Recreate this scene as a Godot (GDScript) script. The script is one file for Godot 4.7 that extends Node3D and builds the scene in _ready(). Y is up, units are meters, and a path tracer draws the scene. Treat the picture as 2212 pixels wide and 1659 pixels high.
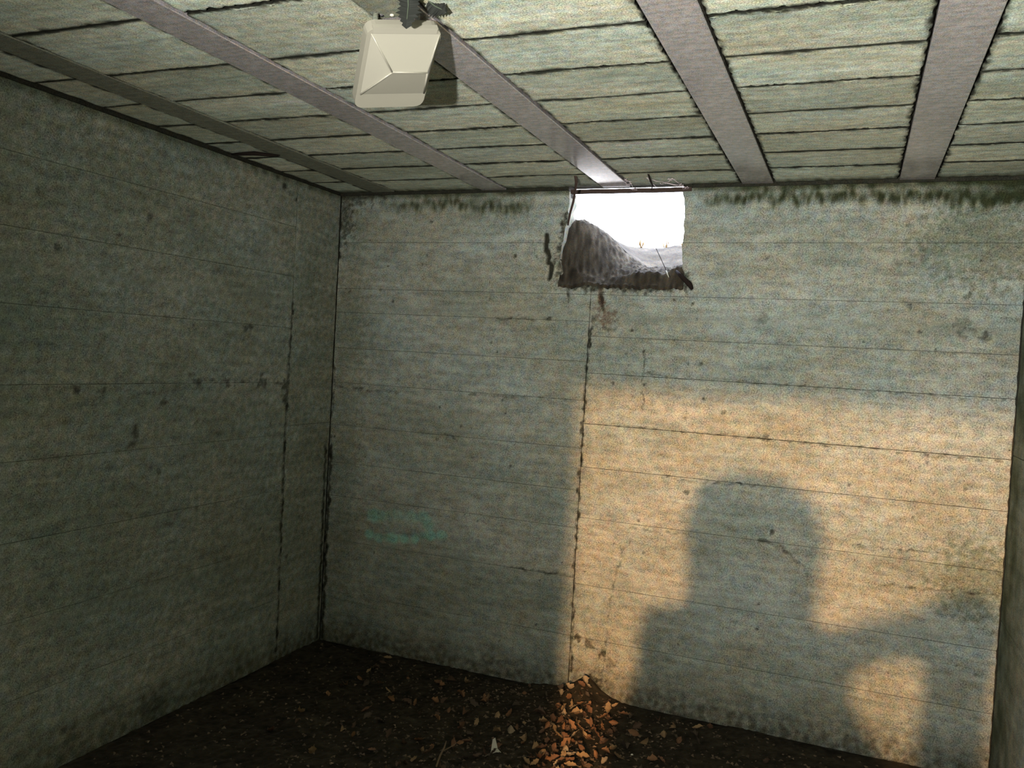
extends Node3D
# An old concrete bunker room: board-marked walls, steel beams in the ceiling, a broken opening, warm lamplight
# through a doorway behind the photographer. Metres, y up, camera 1.5 m above the floor, back wall at z = -3.6.

const CEIL := 2.278
const BACK := -3.6
const LEFT := -2.45
const RIGHT := 0.565
const REAR := 1.0

var rng := RandomNumberGenerator.new()
var low := FastNoiseLite.new()
var mid := FastNoiseLite.new()
var fine := FastNoiseLite.new()
var M := {}


func _ready() -> void:
	rng.seed = 7
	setup_noise()
	# ---------------------------------------------------------------- camera, sky, lamps, exposure
	var cam := Camera3D.new()
	cam.name = "camera"
	cam.position = Vector3(0, 1.5, 0)
	cam.rotation = Vector3(-0.0315964, 0.3864126, 0.0562288)
	cam.fov = rad_to_deg(2.0 * atan(829.5 / 1811.98))
	cam.near = 0.05
	cam.far = 200.0
	add_child(cam)
	cam.current = true
	var sky_mat := ProceduralSkyMaterial.new()
	sky_mat.sky_top_color = Color(0.86, 0.90, 1.0)
	sky_mat.sky_horizon_color = Color(0.97, 0.96, 1.0)
	sky_mat.ground_horizon_color = Color(0.75, 0.72, 0.72)
	sky_mat.ground_bottom_color = Color(0.45, 0.42, 0.40)
	sky_mat.sky_energy_multiplier = 1.0
	var sky := Sky.new()
	sky.sky_material = sky_mat
	var env := Environment.new()
	env.background_mode = Environment.BG_SKY
	env.sky = sky
	env.background_energy_multiplier = 22.0
	env.tonemap_mode = Environment.TONE_MAPPER_LINEAR
	env.tonemap_exposure = 1.0
	env.sdfgi_enabled = true
	env.ssao_enabled = true
	env.ssil_enabled = true
	var we := WorldEnvironment.new()
	we.name = "surroundings"
	we.environment = env
	add_child(we)
	materials()
	floodlight()
	torch_on_stand()
	# ---------------------------------------------------------------- the shell
	build_back_wall()
	build_left_wall()
	build_plain_shell()
	build_ceiling()
	build_floor()
	build_outside()
	# ---------------------------------------------------------------- things
	build_beams()
	build_luminaire()
	build_opening_things()
	build_litter()
	build_person()


# ==================================================================== small helpers
func setup_noise() -> void:
	for a in [[low, 1.0, 3, 11], [mid, 6.0, 3, 23], [fine, 40.0, 2, 37]]:
		var n: FastNoiseLite = a[0]
		n.noise_type = FastNoiseLite.TYPE_SIMPLEX_SMOOTH
		n.frequency = a[1]
		n.fractal_octaves = a[2]
		n.seed = a[3]


func tag(o: Node, label: String, category: String, group := "", kind := "") -> void:
	o.set_meta("label", label)
	o.set_meta("category", category)
	if group:
		o.set_meta("group", group)
	if kind:
		o.set_meta("kind", kind)


func numbered(called: String) -> String:
	if not has_node(NodePath(called)):
		return called
	var k := 1
	while has_node(NodePath("%s_%03d" % [called, k])):
		k += 1
	return "%s_%03d" % [called, k]


func base(called: String, at := Vector3.ZERO) -> Node3D:
	var o := Node3D.new()
	o.name = numbered(called)
	o.position = at
	add_child(o)
	return o


func piece(called: String, mesh: Mesh, mat: Material, parent: Node) -> MeshInstance3D:
	var o := MeshInstance3D.new()
	var nm := called
	var k := 1
	while parent.has_node(NodePath(nm)):
		nm = "%s_%03d" % [called, k]
		k += 1
	o.name = nm
	o.mesh = mesh
	if mat:
		o.material_override = null
		for s in mesh.get_surface_count():
			o.set_surface_override_material(s, mat)
	parent.add_child(o, true)
	return o


func begin() -> SurfaceTool:
	var st := SurfaceTool.new()
	st.begin(Mesh.PRIMITIVE_TRIANGLES)
	return st


func quad(st: SurfaceTool, a: Vector3, b: Vector3, c: Vector3, d: Vector3) -> void:
	# a b c d counter-clockwise seen from outside
	for p in [a, c, b, a, d, c]:
		st.add_vertex(p)


func add_box(st: SurfaceTool, lo: Vector3, hi: Vector3, t := Transform3D()) -> void:
	var p := []
	for i in 8:
		p.append(t * Vector3(hi.x if i & 1 else lo.x, hi.y if i & 2 else lo.y, hi.z if i & 4 else lo.z))
	st.set_smooth_group(-1)
	quad(st, p[4], p[5], p[7], p[6])
	quad(st, p[1], p[0], p[2], p[3])
	quad(st, p[5], p[1], p[3], p[7])
	quad(st, p[0], p[4], p[6], p[2])
	quad(st, p[6], p[7], p[3], p[2])
	quad(st, p[0], p[1], p[5], p[4])


func done(st: SurfaceTool) -> ArrayMesh:
	st.generate_normals()
	return st.commit()


func extrude(st: SurfaceTool, outline: PackedVector2Array, t: Transform3D, length: float) -> void:
	# outline counter-clockwise in x/y of t, pushed along t's -z by length
	var n := outline.size()
	st.set_smooth_group(-1)
	for i in n:
		var a := outline[i]
		var b := outline[(i + 1) % n]
		quad(st, t * Vector3(a.x, a.y, 0), t * Vector3(a.x, a.y, -length), t * Vector3(b.x, b.y, -length), t * Vector3(b.x, b.y, 0))
	var tri := Geometry2D.triangulate_polygon(outline)
	for k in range(0, tri.size(), 3):
		for z in [0.0, -length]:
			var q := [outline[tri[k]], outline[tri[k + 1]], outline[tri[k + 2]]]
			for j in [0, 1, 2]:
				st.add_vertex(t * Vector3(q[j].x, q[j].y, z))


func tube(st: SurfaceTool, pts: Array, radii: Array, sides := 7) -> void:
	var rings := []
	for i in pts.size():
		var d: Vector3 = (pts[mini(i + 1, pts.size() - 1)] - pts[maxi(i - 1, 0)]).normalized()
		var u := d.cross(Vector3(0.31, 0.11, 0.94)).normalized()
		var v := d.cross(u)
		var r: float = radii[mini(i, radii.size() - 1)]
		var ring := []
		for s in sides:
			var a := TAU * s / sides
			ring.append(pts[i] + (u * cos(a) + v * sin(a)) * r)
		rings.append(ring)
	st.set_smooth_group(0)
	for i in pts.size() - 1:
		for s in sides:
			var s2 := (s + 1) % sides
			quad(st, rings[i][s], rings[i][s2], rings[i + 1][s2], rings[i + 1][s])
	for e in [0, pts.size() - 1]:
		for s in sides:
			var s2 := (s + 1) % sides
			if e == 0:
				for p in [pts[e], rings[e][s], rings[e][s2]]:
					st.add_vertex(p)
			else:
				for p in [pts[e], rings[e][s2], rings[e][s]]:
					st.add_vertex(p)


func lathe(st: SurfaceTool, prof: Array, t: Transform3D, sides := 24) -> void:
	# prof: [radius, height] pairs going up the y axis of t
	st.set_smooth_group(0)
	for i in prof.size() - 1:
		for s in sides:
			var a := TAU * s / sides
			var b := TAU * (s + 1) / sides
			var p := []
			for q in [[i, a], [i, b], [i + 1, b], [i + 1, a]]:
				var pr: Array = prof[q[0]]
				p.append(t * Vector3(pr[0] * cos(q[1]), pr[1], pr[0] * sin(q[1])))
			quad(st, p[3], p[2], p[1], p[0])


# ==================================================================== materials
func grain_image(side: int, streak: float, hue: float, pits: float, noise_seed: int) -> Image:
	var a := FastNoiseLite.new()
	a.seed = noise_seed
	a.frequency = 0.02
	a.fractal_octaves = 4
	var broad := a.get_seamless_image(side, side)
	a.seed = noise_seed + 1
	a.frequency = 0.16
	a.fractal_octaves = 2
	var small := a.get_seamless_image(side, side)
	a.seed = noise_seed + 2
	a.frequency = 0.03
	var tint := a.get_seamless_image(side, side)
	var tint2 := a.get_seamless_image(side, side)
	tint2.flip_x()
	var half := a.get_seamless_image(side, side)
	half.resize(side * 6, side, Image.INTERPOLATE_CUBIC)
	var line := half.get_region(Rect2i(side, 0, side, side))
	for im in [broad, small, tint, tint2, line]:
		im.convert(Image.FORMAT_L8)
	var d0 := broad.get_data()
	var d1 := small.get_data()
	var d2 := tint.get_data()
	var d3 := tint2.get_data()
	var d4 := line.get_data()
	var out := PackedByteArray()
	out.resize(side * side * 3)
	var r := RandomNumberGenerator.new()
	r.seed = noise_seed
	for i in side * side:
		var white := r.randf() - 0.5
		var v := 205.0 + (d0[i] - 128.0) * 0.16 + (d1[i] - 128.0) * 0.42 + (d4[i] - 128.0) * streak + white * 80.0
		if d1[i] < 44 and d0[i] < 132:
			v -= pits
		var h := (d2[i] - 128.0) * hue
		var h2 := (d3[i] - 128.0) * hue
		out[i * 3] = clampi(int(v + h), 8, 255)
		out[i * 3 + 1] = clampi(int(v + h2 * 0.3), 8, 255)
		out[i * 3 + 2] = clampi(int(v - h * 0.7 - h2 * 0.6), 8, 255)
	return Image.create_from_data(side, side, false, Image.FORMAT_RGB8, out)


func surfaced(tex: Texture2D, scale: float, rough: float, relief: float, color := Color.WHITE, painted := true) -> StandardMaterial3D:
	var m := StandardMaterial3D.new()
	m.albedo_color = color
	m.albedo_texture = tex
	m.uv1_triplanar = true
	m.uv1_world_triplanar = true
	m.uv1_scale = Vector3.ONE * scale
	m.roughness = rough
	m.metallic_specular = 0.3
	if painted:
		m.vertex_color_use_as_albedo = true
		m.vertex_color_is_srgb = true
	if relief > 0.0:
		m.heightmap_enabled = true
		m.heightmap_texture = tex
		m.heightmap_scale = relief
	return m


func plain(c: Color, rough := 0.6, metal := 0.0) -> StandardMaterial3D:
	var m := StandardMaterial3D.new()
	m.albedo_color = c
	m.roughness = rough
	m.metallic = metal
	return m


func glow(c: Color, energy: float) -> StandardMaterial3D:
	var m := plain(Color(0.9, 0.9, 0.88), 0.4)
	m.emission_enabled = true
	m.emission = c
	m.emission_energy_multiplier = energy
	return m


func materials() -> void:
	var g1 := ImageTexture.create_from_image(grain_image(1024, 0.16, 0.12, 40.0, 5))
	var g2 := ImageTexture.create_from_image(grain_image(1024, 0.02, 0.22, 60.0, 51))
	M.concrete = surfaced(g1, 0.85, 0.92, 0.12)
	M.soffit = surfaced(g1, 1.1, 0.9, 0.12)
	M.rough_concrete = surfaced(g2, 1.6, 0.95, 0.3, Color(0.60, 0.60, 0.53), false)
	M.soil = surfaced(g2, 2.2, 0.97, 0.9)
	M.slab = surfaced(g1, 0.8, 0.95, 0.0, Color(0.22, 0.22, 0.18), false)
	var st := surfaced(g1, 1.7, 0.17, 0.0, Color(0.93, 0.90, 0.90), false)
	st.metallic = 0.42
	st.metallic_specular = 0.5
	M.steel = st
	M.dull_steel = surfaced(g1, 1.4, 0.8, 0.08, Color(0.58, 0.59, 0.52), false)
	M.rust = surfaced(g2, 6.0, 0.85, 0.1, Color(0.34, 0.28, 0.25), false)
	M.dark_rust = surfaced(g2, 6.0, 0.85, 0.1, Color(0.17, 0.13, 0.11), false)
	M.cream = plain(Color(0.60, 0.59, 0.54), 0.30)
	M.cream_rim = plain(Color(0.57, 0.56, 0.51), 0.45)
	M.dark_leaf = plain(Color(0.085, 0.10, 0.08), 0.85)
	M.leaf_rib = plain(Color(0.24, 0.28, 0.22), 0.8)
	M.black = plain(Color(0.05, 0.05, 0.05), 0.5)
	M.grey_metal = plain(Color(0.4, 0.4, 0.42), 0.4, 0.8)
	M.pale = plain(Color(0.75, 0.74, 0.68), 0.7)
	M.thread = plain(Color(0.86, 0.80, 0.82), 0.9)
	M.twig = plain(Color(0.40, 0.34, 0.25), 0.9)
	M.straw = plain(Color(0.62, 0.52, 0.36), 0.9)
	M.straw.backlight_enabled = true
	M.straw.backlight = Color(0.4, 0.33, 0.2)


# ==================================================================== dirt maps: what lies on a wall and stays there
class Dirt:
	var u0: float
	var v0: float
	var res: float
	var w: int
	var h: int
	var layers := {}
	var n := FastNoiseLite.new()

	func _init(ua: float, va: float, ub: float, vb: float, r: float) -> void:
		u0 = ua
		v0 = va
		res = r
		w = int((ub - ua) / r) + 2
		h = int((vb - va) / r) + 2
		n.frequency = 30.0
		n.fractal_octaves = 3
		n.seed = 4
		for k in ["dark", "rust", "pale", "moss", "pit"]:
			var a := PackedFloat32Array()
			a.resize(w * h)
			layers[k] = a

	func line(k: String, pts: Array, width: float, strength: float, broken := 0.5) -> void:
		var a: PackedFloat32Array = layers[k]
		for i in pts.size() - 1:
			var p: Vector2 = pts[i]
			var q: Vector2 = pts[i + 1]
			var steps := int(p.distance_to(q) / (res * 0.5)) + 1
			for s in steps:
				var c := p.lerp(q, float(s) / steps)
				c += Vector2(n.get_noise_2d(c.x * 0.6, c.y * 0.6 + 7.0), n.get_noise_2d(c.x * 0.6 + 31.0, c.y * 0.6)) * 0.012
				var here := clampf(1.0 - broken + broken * 2.2 * n.get_noise_2d(c.x * 0.7 + 3.0, c.y * 0.7), 0.0, 1.3)
				var rr := width * (0.5 + 0.5 * here)
				spot(a, c, rr, rr, strength * here, 0.0)
		layers[k] = a

	func blob(k: String, c: Vector2, rx: float, ry: float, strength: float, ragged := 0.6) -> void:
		var a: PackedFloat32Array = layers[k]
		spot(a, c, rx, ry, strength, ragged)
		layers[k] = a

	func spot(a: PackedFloat32Array, c: Vector2, rx: float, ry: float, strength: float, ragged: float) -> void:
		var reach := 1.0 + ragged * 0.6
		for j in range(maxi(0, int((c.y - ry * reach - v0) / res)), mini(h, int((c.y + ry * reach - v0) / res) + 2)):
			for i in range(maxi(0, int((c.x - rx * reach - u0) / res)), mini(w, int((c.x + rx * reach - u0) / res) + 2)):
				var x := u0 + i * res
				var y := v0 + j * res
				var d := Vector2((x - c.x) / rx, (y - c.y) / ry).length()
				var m := strength
				if ragged > 0.0:
					d += ragged * n.get_noise_2d(x, y)
					m *= 0.75 + 0.6 * n.get_noise_2d(x * 2.1 + 9.0, y * 2.1)
				var s := clampf((1.0 - d) * 2.0, 0.0, 1.0) * m
				var at := j * w + i
				a[at] = maxf(a[at], s)

	func get_at(k: String, u: float, v: float) -> float:
		var i := clampi(int((u - u0) / res + 0.5), 0, w - 1)
		var j := clampi(int((v - v0) / res + 0.5), 0, h - 1)
		return layers[k][j * w + i]


# ==================================================================== concrete boards
# A board of cast concrete: a grid over u0..u1 x v0..v1 of a frame (origin, u axis, v axis, normal), its rim
# rounded back into the joints, with relief and colour from two functions. Cells inside the hole are left out.
func board(frame: Array, r: Array, step: float, gaps: Array, relief: Callable, tone: Callable, hole := PackedVector2Array()) -> ArrayMesh:
	var o: Vector3 = frame[0]
	var ax: Vector3 = frame[1]
	var ay: Vector3 = frame[2]
	var an: Vector3 = frame[3]
	var u0: float = r[0]
	var u1: float = r[1]
	var v0: float = r[2]
	var v1: float = r[3]
	var nu := maxi(2, int((u1 - u0) / step))
	var nv := maxi(2, int((v1 - v0) / step))
	var us := [0.0, 0.0]
	var vs := [0.0, 0.0]
	var bev := 0.0025
	us.append(bev / (u1 - u0))
	vs.append(bev / (v1 - v0))
	for i in range(1, nu):
		us.append(float(i) / nu)
	for i in range(1, nv):
		vs.append(float(i) / nv)
	us.append_array([1.0 - bev / (u1 - u0), 1.0, 1.0])
	vs.append_array([1.0 - bev / (v1 - v0), 1.0, 1.0])
	var W := us.size()
	var H := vs.size()
	var pos := PackedVector3Array()
	var nor := PackedVector3Array()
	var col := PackedColorArray()
	var flat := PackedVector2Array()
	pos.resize(W * H)
	nor.resize(W * H)
	col.resize(W * H)
	flat.resize(W * H)
	var dv := an.dot(ax.cross(ay)) < 0.0
	for j in H:
		var v := lerpf(v0, v1, vs[j])
		var left := maxf(0.0, gaps[0] * (0.5 + 1.6 * fine.get_noise_2d(u0 * 3.0, v * 0.45)))
		var right := maxf(0.0, gaps[1] * (0.5 + 1.6 * fine.get_noise_2d(u1 * 3.0 + 5.0, v * 0.45)))
		for i in W:
			var u := lerpf(u0, u1, us[i])
			var low_in := maxf(0.0, gaps[2] * (0.75 + 1.7 * fine.get_noise_2d(u * 0.9, v0 * 3.0) + 0.8 * mid.get_noise_2d(u, v0 * 3.0)))
			var high_in := maxf(0.0, gaps[3] * (0.75 + 1.7 * fine.get_noise_2d(u * 0.9, v1 * 3.0 + 0.07) + 0.8 * mid.get_noise_2d(u, v1 * 3.0)))
			var su: float = us[i]
			var sv: float = vs[j]
			var uu := u + left * (1.0 - su) - right * su if i < 3 or i > W - 4 else u
			var vv := v + low_in * (1.0 - sv) - high_in * sv if j < 4 or j > H - 5 else v
			var hh: float = relief.call(uu, vv)
			if i <= 1 or j <= 1 or i >= W - 2 or j >= H - 2:
				hh -= gaps[4] if gaps.size() > 4 else 0.0022
			if i == 0 or j == 0 or i == W - 1 or j == H - 1:
				hh -= 0.014
			var at := j * W + i
			var p := Vector2(uu, vv)
			if hole.size():
				for e in hole.size():
					var q := Geometry2D.get_closest_point_to_segment(p, hole[e], hole[(e + 1) % hole.size()])
					if q.distance_to(p) < step * 0.72:
						p = q
						hh -= 0.002
						break
			flat[at] = p
			pos[at] = o + ax * p.x + ay * p.y + an * hh
			var cc: Color = tone.call(p.x, p.y)
			if gaps.size() > 5 and (i <= 1 or j <= 1 or i >= W - 2 or j >= H - 2):
				cc = cc.lerp(Color(0.10, 0.10, 0.08), gaps[5])   # dirt packed in the joint
			col[at] = cc
	for j in H:
		for i in W:
			var a := pos[j * W + maxi(i - 1, 0)]
			var b := pos[j * W + mini(i + 1, W - 1)]
			var c := pos[maxi(j - 1, 0) * W + i]
			var d := pos[mini(j + 1, H - 1) * W + i]
			var n := (b - a).cross(d - c)
			if dv:
				n = -n
			nor[j * W + i] = n.normalized() if n.length_squared() > 1e-16 else an
	var idx := PackedInt32Array()
	for j in H - 1:
		for i in W - 1:
			var a := j * W + i
			if hole.size():
				var c := (flat[a] + flat[a + 1] + flat[a + W] + flat[a + W + 1]) * 0.25
				if Geometry2D.is_point_in_polygon(c, hole):
					continue
			if dv:
				idx.append_array([a, a + 1, a + W + 1, a, a + W + 1, a + W])
			else:
				idx.append_array([a, a + W + 1, a + 1, a, a + W, a + W + 1])
	var arr := []
	arr.resize(Mesh.ARRAY_MAX)
	arr[Mesh.ARRAY_VERTEX] = pos
	arr[Mesh.ARRAY_NORMAL] = nor
	arr[Mesh.ARRAY_COLOR] = col
	arr[Mesh.ARRAY_INDEX] = idx
	var m := ArrayMesh.new()
	if idx.size():
		m.add_surface_from_arrays(Mesh.PRIMITIVE_TRIANGLES, arr)
	return m


func base_tone(u: float, v: float, s: float) -> Color:
	var a := low.get_noise_2d(u * 1.1 + s, v * 2.2)
	var b := mid.get_noise_2d(u * 0.6 + s, v * 1.6)
	var c := mid.get_noise_2d(u * 0.35 + 40.0 + s, v * 0.5)
	var f := fine.get_noise_2d(u * 0.35 + s, v * 1.4)
	var k := 1.0 + 0.10 * a + 0.07 * b + 0.05 * f
	return Color(0.670 * k + 0.035 * c, 0.688 * k, 0.634 * k - 0.025 * c + 0.02 * a)


func dirtied(c: Color, d: Dirt, u: float, v: float) -> Color:
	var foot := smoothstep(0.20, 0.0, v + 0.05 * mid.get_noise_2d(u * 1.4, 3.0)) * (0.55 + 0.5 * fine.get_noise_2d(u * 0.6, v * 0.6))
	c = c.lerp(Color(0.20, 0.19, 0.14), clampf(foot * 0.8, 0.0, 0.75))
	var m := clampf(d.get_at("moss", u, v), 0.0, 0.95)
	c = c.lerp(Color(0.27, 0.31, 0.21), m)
	c = c.lerp(Color(0.33, 0.22, 0.16), clampf(d.get_at("rust", u, v), 0.0, 0.95))
	c = c.lerp(Color(0.62, 0.86, 0.78), clampf(d.get_at("pale", u, v), 0.0, 0.9))
	return c.lerp(Color(0.15, 0.15, 0.12), clampf(d.get_at("dark", u, v), 0.0, 0.96))


func hole_outline() -> PackedVector2Array:
	var raw := [[-1.241, 2.262], [-0.727, 2.262], [-0.714, 2.137], [-0.716, 1.999], [-0.699, 1.885], [-0.773, 1.856], [-0.958, 1.865], [-1.094, 1.85], [-1.235, 1.86], [-1.268, 1.955], [-1.252, 2.081], [-1.236, 2.143]]
	var out := PackedVector2Array()
	for i in raw.size():
		var a := Vector2(raw[i][0], raw[i][1])
		var b := Vector2(raw[(i + 1) % raw.size()][0], raw[(i + 1) % raw.size()][1])
		var k := maxi(1, int(a.distance_to(b) / 0.018))
		for s in k:
			var p := a.lerp(b, float(s) / k)
			if i > 0 and s > 0:
				p += Vector2(fine.get_noise_2d(p.x, p.y), fine.get_noise_2d(p.x + 9.0, p.y)) * 0.009
			out.append(p)
	return out


func V(a: Array) -> Array:
	var out := []
	for p in a:
		out.append(Vector2(p[0], p[1]))
	return out


func back_dirt() -> Dirt:
	var d := Dirt.new(LEFT, 0.0, RIGHT, CEIL, 0.005)
	d.line("dark", V([[-1.095, 1.70], [-1.11, 1.4], [-1.112, 1.0], [-1.108, 0.5], [-1.10, 0.1]]), 0.008, 0.75, 0.45)
	d.line("dark", V([[-0.852, 1.557], [-0.85, 1.395], [-0.847, 1.244]]), 0.005, 0.55)
	d.line("dark", V([[-0.862, 0.722], [-0.895, 0.681], [-0.925, 0.549], [-0.942, 0.38], [-0.952, 0.066]]), 0.006, 0.34)
	d.line("dark", V([[-1.342, 2.06], [-1.331, 1.997], [-1.307, 1.924], [-1.312, 1.861]]), 0.014, 0.95, 0.08)
	d.line("pit", V([[-1.342, 2.06], [-1.331, 1.997], [-1.307, 1.924], [-1.312, 1.861]]), 0.012, 1.0, 0.08)
	d.line("dark", V([[-1.40, 2.03], [-1.385, 1.98], [-1.37, 1.955]]), 0.005, 0.5)
	d.line("dark", V([[-1.52, 1.67], [-1.486, 1.682], [-1.44, 1.699]]), 0.006, 0.6)
	d.line("dark", V([[-1.56, 1.675], [-1.30, 1.684]]), 0.005, 0.4)
	d.line("dark", V([[-0.322, 0.805], [-0.228, 0.78], [-0.143, 0.716], [-0.112, 0.65]]), 0.009, 0.45)
	d.line("dark", V([[-0.742, 1.027], [-0.602, 1.016], [-0.336, 1.03]]), 0.005, 0.5)
	d.line("dark", V([[-2.43, 1.302], [-2.065, 1.297]]), 0.006, 0.4)
	d.line("dark", V([[-1.713, 1.316], [-1.105, 1.329]]), 0.006, 0.32)
	d.line("dark", V([[-1.45, 0.523], [-1.12, 0.528]]), 0.006, 0.5)
	d.line("dark", V([[-1.8, 1.121], [-1.72, 1.09]]), 0.006, 0.5)
	d.line("dark", V([[-0.932, 0.091], [-0.871, 0.119], [-0.787, 0.109]]), 0.005, 0.55)
	d.line("dark", V([[0.035, 0.829], [0.381, 0.841]]), 0.005, 0.5)
	d.line("dark", V([[0.107, 0.686], [0.56, 0.709]]), 0.006, 0.5)
	d.line("dark", V([[-0.87, 0.779], [-0.601, 0.788]]), 0.006, 0.3)
	d.line("dark", V([[-0.97, 1.229], [0.54, 1.216]]), 0.0055, 0.42)
	d.line("dark", V([[-0.84, 1.463], [-0.34, 1.452], [0.53, 1.44]]), 0.0055, 0.36)
	d.line("dark", V([[-0.64, 1.617], [0.54, 1.612]]), 0.005, 0.2)
	# the soot and wet dirt round the broken opening
	for b in [[-1.255, 1.96, 0.035, 0.10], [-1.22, 1.87, 0.06, 0.045], [-1.10, 1.845, 0.12, 0.035], [-0.97, 1.845, 0.12, 0.035], [-0.82, 1.85, 0.10, 0.035], [-0.70, 1.87, 0.035, 0.035], [-1.25, 2.08, 0.02, 0.10]]:
		d.blob("dark", Vector2(b[0], b[1]), b[2], b[3], 0.78, 0.9)
	for a in [[-1.224, 1.873, -1.209, 1.765], [-0.694, 1.861, -0.682, 1.80], [-0.906, 1.858, -0.897, 1.80], [-1.135, 1.85, -1.13, 1.80], [-1.06, 1.85, -1.055, 1.74], [-0.86, 1.85, -0.857, 1.81], [-0.965, 1.85, -0.96, 1.815]]:
		d.line("dark", V([[a[0], a[1]], [a[2], a[3]]]), 0.010, 0.7, 0.4)
	d.line("dark", V([[-0.72, 1.905], [-0.695, 1.871], [-0.661, 1.835]]), 0.013, 0.9, 0.2)
	d.line("rust", V([[-1.066, 1.86], [-1.062, 1.79], [-1.058, 1.752]]), 0.016, 0.8, 0.3)
	d.blob("rust", Vector2(-1.055, 1.77), 0.022, 0.022, 0.9)
	d.blob("rust", Vector2(-1.03, 1.70), 0.06, 0.05, 0.55, 0.9)
	d.line("dark", V([[-1.095, 1.689], [-1.04, 1.66], [-1.006, 1.64], [-0.956, 1.674]]), 0.012, 0.45, 0.6)
	# small marks
	for b in [[-1.301, 1.686, 0.013, 0.7], [-0.632, 0.963, 0.014, 0.65], [-0.801, 0.68, 0.012, 0.8], [-0.272, 0.841, 0.015, 0.75], [-0.585, 1.37, 0.009, 0.7], [-0.33, 1.229, 0.018, 0.6], [0.448, 1.679, 0.022, 0.6], [0.38, 1.832, 0.016, 0.6], [0.181, 1.788, 0.014, 0.5], [-1.072, 0.257, 0.022, 0.85], [-1.023, 0.234, 0.026, 0.7], [-0.957, 0.211, 0.028, 0.75], [-0.92, 0.17, 0.03, 0.4], [-0.995, 0.075, 0.05, 0.8], [0.22, 1.69, 0.009, 0.55], [-0.45, 1.57, 0.01, 0.5], [-0.50, 1.32, 0.012, 0.45]]:
		d.blob("dark", Vector2(b[0], b[1]), b[2], b[2] * 0.9, b[3], 0.9)
	d.blob("dark", Vector2(-0.364, 1.719), 0.030, 0.034, 0.30, 0.9)
	d.blob("dark", Vector2(0.373, 1.714), 0.044, 0.040, 0.36, 1.0)
	d.blob("moss", Vector2(0.47, 0.75), 0.18, 0.19, 0.42, 0.7)
	d.blob("moss", Vector2(0.42, 2.03), 0.28, 0.20, 0.42, 0.7)
	d.blob("moss", Vector2(-2.36, 1.2), 0.12, 1.2, 0.25, 0.8)
	d.blob("dark", Vector2(-2.42, 2.17), 0.06, 0.14, 0.6, 1.0)
	d.blob("dark", Vector2(-2.40, 2.26), 0.22, 0.05, 0.6, 1.0)
	d.line("dark", V([[-2.446, 2.2], [-2.446, 1.95]]), 0.012, 0.7, 0.4)
	d.line("dark", V([[-2.44, 1.45], [-2.442, 1.0]]), 0.008, 0.5, 0.6)
	d.line("dark", V([[-2.435, 1.0], [-2.437, 0.5], [-2.435, 0.02]]), 0.011, 0.8, 0.2)
	# old teal paint, two wiped strokes
	d.line("pale", V([[-2.17, 0.668], [-2.08, 0.685], [-1.99, 0.70], [-1.90, 0.70], [-1.85, 0.67]]), 0.042, 0.60, 0.55)
	d.line("pale", V([[-2.19, 0.575], [-2.09, 0.572], [-1.95, 0.585], [-1.87, 0.615], [-1.76, 0.635]]), 0.030, 0.70, 0.5)
	var r := RandomNumberGenerator.new()
	r.seed = 21
	for i in 260:
		var s := 0.003 + 0.006 * pow(r.randf(), 3.0)
		d.blob("dark", Vector2(r.randf_range(LEFT, RIGHT), r.randf_range(0.05, 2.2)), s, s, r.randf_range(0.3, 0.75), 0.8)
	for i in 70:
		var at := Vector2(r.randf_range(LEFT, RIGHT - 0.2), r.randf_range(0.1, 2.1))
		d.line("dark", [at, at + Vector2(r.randf_range(0.03, 0.22), r.randf_range(-0.008, 0.008))], 0.004, r.randf_range(0.06, 0.22), 0.8)
	return d


func top_band(u: float, v: float) -> float:
	# the damp band under the ceiling: dark fringe with drips
	var on := 0.0
	var edge := 0.0
	if u > -0.70:
		on = smoothstep(-0.70, -0.55, u)
		edge = 2.203 + 0.022 * mid.get_noise_1d(u * 1.3) + 0.02 * fine.get_noise_1d(u * 0.55) - 0.022 * smoothstep(0.0, 0.4, u)
	elif u < -1.36:
		on = smoothstep(-1.36, -1.5, u) * smoothstep(-2.30, -2.0, u) * 0.8
		edge = 2.20 + 0.03 * mid.get_noise_1d(u * 1.5 + 4.0) + 0.02 * fine.get_noise_1d(u * 0.5) - 0.02 * smoothstep(-1.9, -1.5, u)
	var streak := clampf(0.5 + 1.1 * fine.get_noise_2d(u * 0.9, v * 0.22 + 3.0), 0.0, 1.0)
	var fringe := exp(-pow((v - edge - 0.012) / 0.026, 2.0)) * (0.35 + 0.75 * streak)
	var above := smoothstep(edge, edge + 0.03, v) * (0.10 + 0.5 * clampf(mid.get_noise_2d(u * 2.0, v * 2.5) + 0.1, 0.0, 1.0))
	if u > 0.1:
		above += smoothstep(edge - 0.02, edge + 0.02, v) * 0.45 * smoothstep(0.1, 0.5, u)
	return clampf(on * (fringe * 0.85 + above) + smoothstep(2.235, 2.262, v) * (0.5 + 0.35 * mid.get_noise_2d(u * 2.0, 1.0)), 0.0, 0.95)


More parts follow.
